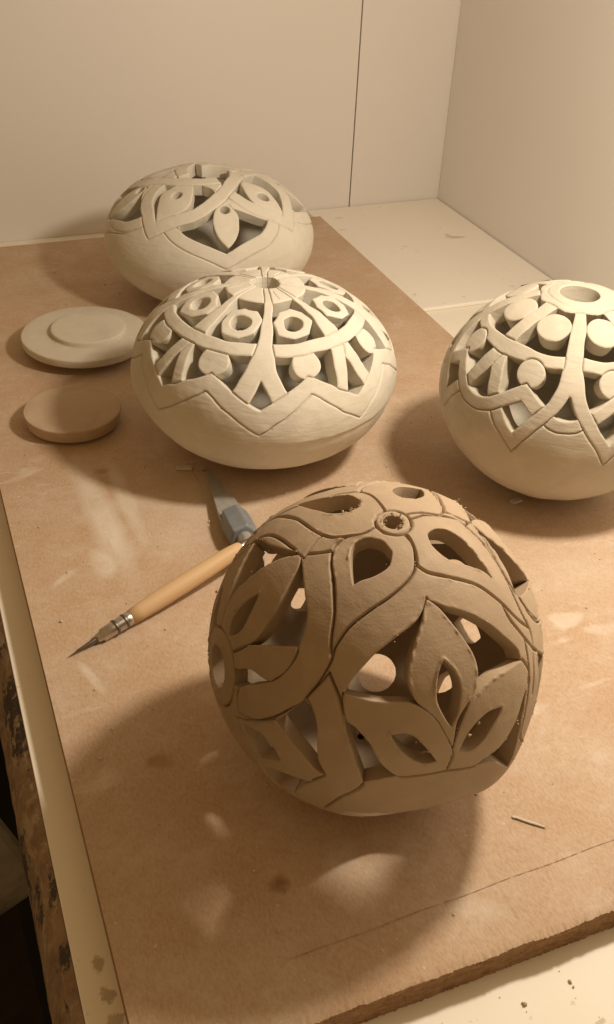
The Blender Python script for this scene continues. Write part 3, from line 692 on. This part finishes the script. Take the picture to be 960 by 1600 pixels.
V, Q = slab([(0, .0022), (.020, .0022), (.0312, .0024), (.0318, .0026), (.0322, .0032), (.0324, .0037), (.0339, .0112), (.0339, .0116), (.0335, .0121), (.0331, .0122), (.0300, .0118), (.0250, .0114), (.010, .0110), (0, .0110)], 110, 9, .008)
mesh_np('body', V, Q, None, M['lid_damp'], cl)
V, Q = slab([(0, .0002), (.018, .0002), (.020, .0010), (.021, .0026)], 48, 10, .01)
mesh_np('foot', V, Q, None, M['lid_damp'], cl)

# ------------------------------------------------------------------ tools
def along(o, a, b):
    """put an object modelled along +z from a to b"""
    d = (Vector(b)-Vector(a)); q = d.to_track_quat('Z', 'Y'); o.rotation_mode = 'QUATERNION'; o.rotation_quaternion = q; o.location = a
tip = Vector((.0311, .3826, .0010)); bdir = Vector((.1409, .4265, .0140))-tip; bdir.normalize()
tool = empty('scribing_tool', tip); tag(tool, 'wooden-handled scribing tool with a metal point, lying left of the brown ball', 'clay tool')
along(tool, tip, tip+bdir)
def tl(name, prof, mat, seg=32):
    V, Q = lathe(prof, seg); return mesh_np(name, V, Q, None, mat, tool)
tl('needle', [(0, 0), (.0006, .006), (.0011, .012), (.0014, .0165), (.0014, .020)], M['dark_steel'], 12)
# small bent blade by the point
bl = mesh_np('blade', [(-.0006, -.0016, .012), (.0006, -.0016, .012), (.0006, .0006, .006), (-.0006, .0006, .006), (-.0006, -.0030, .017), (.0006, -.0030, .017), (.0006, .001, .021), (-.0006, .001, .021)], [(0, 3, 2, 1), (4, 5, 6, 7), (0, 1, 5, 4), (2, 3, 7, 6), (1, 2, 6, 5), (0, 4, 7, 3)], None, M['dark_steel'], tool, smooth=False)
fe = tl('ferrule', [(0, .0185), (.0022, .0187), (.0026, .020), (.0027, .0215), (.0036, .0222), (.0038, .030), (.0040, .038), (.0041, .0403), (.0039, .0405)], M['steel'], 32)
for i in range(2):
    V, Q = lathe([(.00385, .0295+.006*i), (.0043, .0301+.006*i), (.0043, .0309+.006*i), (.00385, .0315+.006*i)], 32); mesh_np('bead', V, Q, None, M['dark_steel'], fe)
tl('handle', [(.0036, .0404), (.0042, .0407), (.0047, .047), (.0052, .060), (.0053, .078), (.0051, .097), (.0047, .111), (.0040, .1175), (.0034, .1188), (0, .1189)], M['wood'])
tl('tail_ferrule', [(.0030, .1187), (.0030, .122), (.0022, .127), (.0016, .130), (.0014, .136), (0, .1362)], M['steel'], 24)

k0 = Vector((.1508, .5316, .0030)); k1 = Vector((.1477, .4450, .0092))
knife = empty('craft_knife', k0); tag(knife, 'craft knife with a triangular blade and dark grey grip, partly under the ball\'s shadow side', 'knife')
knife['label'] = 'craft knife with long pointed blade and grey grip, between middle pot and tool'
along(knife, k0, k1)
L_ = (k1-k0).length
def blade():
    pr = [(0, .0002, .0003), (.012, .0020, .0006), (.03, .0044, .0010), (.048, .0066, .0013), (.062, .0080, .0016), (.072, .0084, .0020)]
    V = []; Q = []
    for z, w, t in pr: V += [(-w, -t, z), (w, -t*.4, z), (w, t*.4, z), (-w, t, z)]
    for i in range(len(pr)-1):
        for a in range(4): Q.append((4*i+a, 4*i+(a+1) % 4, 4*i+4+(a+1) % 4, 4*i+4+a))
    Q.append((3, 2, 1, 0)); n = 4*(len(pr)-1); Q.append((n, n+1, n+2, n+3))
    o = mesh_np('blade', V, Q, None, M['blade'], knife, smooth=False); return o
blade()
def prism(name, rings, mat, k=6, parent=None):
    V = []; Q = []
    for z, r in rings: V += [(r*math.cos(2*math.pi*i/k+.3), r*math.sin(2*math.pi*i/k+.3), z) for i in range(k)]
    for j in range(len(rings)-1):
        for i in range(k): Q.append((j*k+i, j*k+(i+1) % k, (j+1)*k+(i+1) % k, (j+1)*k+i))
    V += [(0, 0, rings[0][0]), (0, 0, rings[-1][0])]; n = len(V); T = []
    for i in range(k): T += [(n-2, (i+1) % k, i), (n-1, (len(rings)-1)*k+i, (len(rings)-1)*k+(i+1) % k)]
    o = mesh_np(name, V, Q, T, mat, parent, smooth=False); b = o.modifiers.new('bevel', 'BEVEL'); b.width = .0007; b.segments = 2; b.limit_method = 'ANGLE'; return o
prism('grip', [(.066, .0078), (.0675, .0092), (.079, .0097), (.0905, .0093), (.092, .0084)], M['grip'], 6, knife)
prism('handle', [(.0915, .0050), (.118, .0050), (.120, .0044)], M['blade'], 8, knife)

# ------------------------------------------------------------------ small things
# a curl of clay trimmed off, on the right of the board
def shaving():
    pts = [(.2010, .2177), (.2024, .2172), (.2046, .2150), (.2068, .2130), (.2094, .2108), (.2122, .2080)]; V = []; Q = []
    o = tag(empty('clay_shaving', (.206, .213, 0)), 'thin curl of trimmed clay lying right of the ball\'s shadow', 'clay shaving')
    for i, (x, y) in enumerate(pts):
        r = .0007 if 0 < i < len(pts)-1 else .0004
        for a in range(6): V.append((x-.206, y-.213+1.7*r*math.cos(a*math.pi/3), .0006+.55*r*math.sin(a*math.pi/3)))
    for i in range(len(pts)-1):
        for a in range(6): Q.append((6*i+(a+1) % 6, 6*i+6+(a+1) % 6, 6*i+6+a, 6*i+a))
    m = mesh_np('curl', V, Q, None, M['lid_clay'], o)
shaving()
n = 420; px = rng.uniform(BX0+.01, BX1-.01, n); py = rng.uniform(BY0+.015, BY1-.05, n)
o = lumps('clay_crumbs', np.stack([px, py, np.full(n, .0002)], 1), np.tile([0, 0, 1.], (n, 1)), .00014+rng.random(n)**5*.0010, M['lid_clay'], None, 8)
tag(o, 'tiny crumbs of clay scattered over the fibreboard', 'crumbs', kind='stuff')
n = 60; px = rng.uniform(.10, .30, n); py = rng.uniform(.06, .155, n)
o = lumps('clay_chips', np.stack([px, py, np.full(n, TZ+.0002)], 1), np.tile([0, 0, 1.], (n, 1)), .0002+rng.random(n)**3*.0012, M['lid_damp'], None, 9)
tag(o, 'small clay chips scattered on the white table in front of the board', 'crumbs', kind='stuff')
# flat bits of dried clay next to the pots
for (x, y, sx, sy, a, lab) in [(.3326, .4320, .0042, .0022, .2, 'small pale flake of dried clay at the foot of the right pot'), (.1368, .5359, .0055, .0022, -.3, 'small pale flake of dried clay in the shadow of the middle pot')]:
    o = box_obj('clay_flake', (-sx, -sy, 0), (sx, sy, .0016), M['lid_clay'], bevel=.0006); o.location = (x, y, .0002); o.rotation_euler.z = a; tag(o, lab, 'clay flake')
# a dark strip on the white panel, mostly hidden by the right pot
o = box_obj('dark_strip', (0, -.003, 0), (.036, .003, .0045), M['black'], bevel=.001); o.location = (.5345, .752, TZ+.0040); o.rotation_euler.z = .12
tag(o, 'small dark strip peeking out behind the right pot', 'strip')
# something pale in the dark below the table's edge
st = tag(empty('stool', (-.195, .553, -.75)), 'dull grey stool in the darkness below the table edge at left', 'stool')
def stl(o): o.parent = st; return o
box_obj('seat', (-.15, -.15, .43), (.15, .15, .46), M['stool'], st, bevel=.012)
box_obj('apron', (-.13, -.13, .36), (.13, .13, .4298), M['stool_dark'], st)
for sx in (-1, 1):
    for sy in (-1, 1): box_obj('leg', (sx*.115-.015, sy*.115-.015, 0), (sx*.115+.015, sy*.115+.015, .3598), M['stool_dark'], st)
st.rotation_euler.z = math.radians(22)
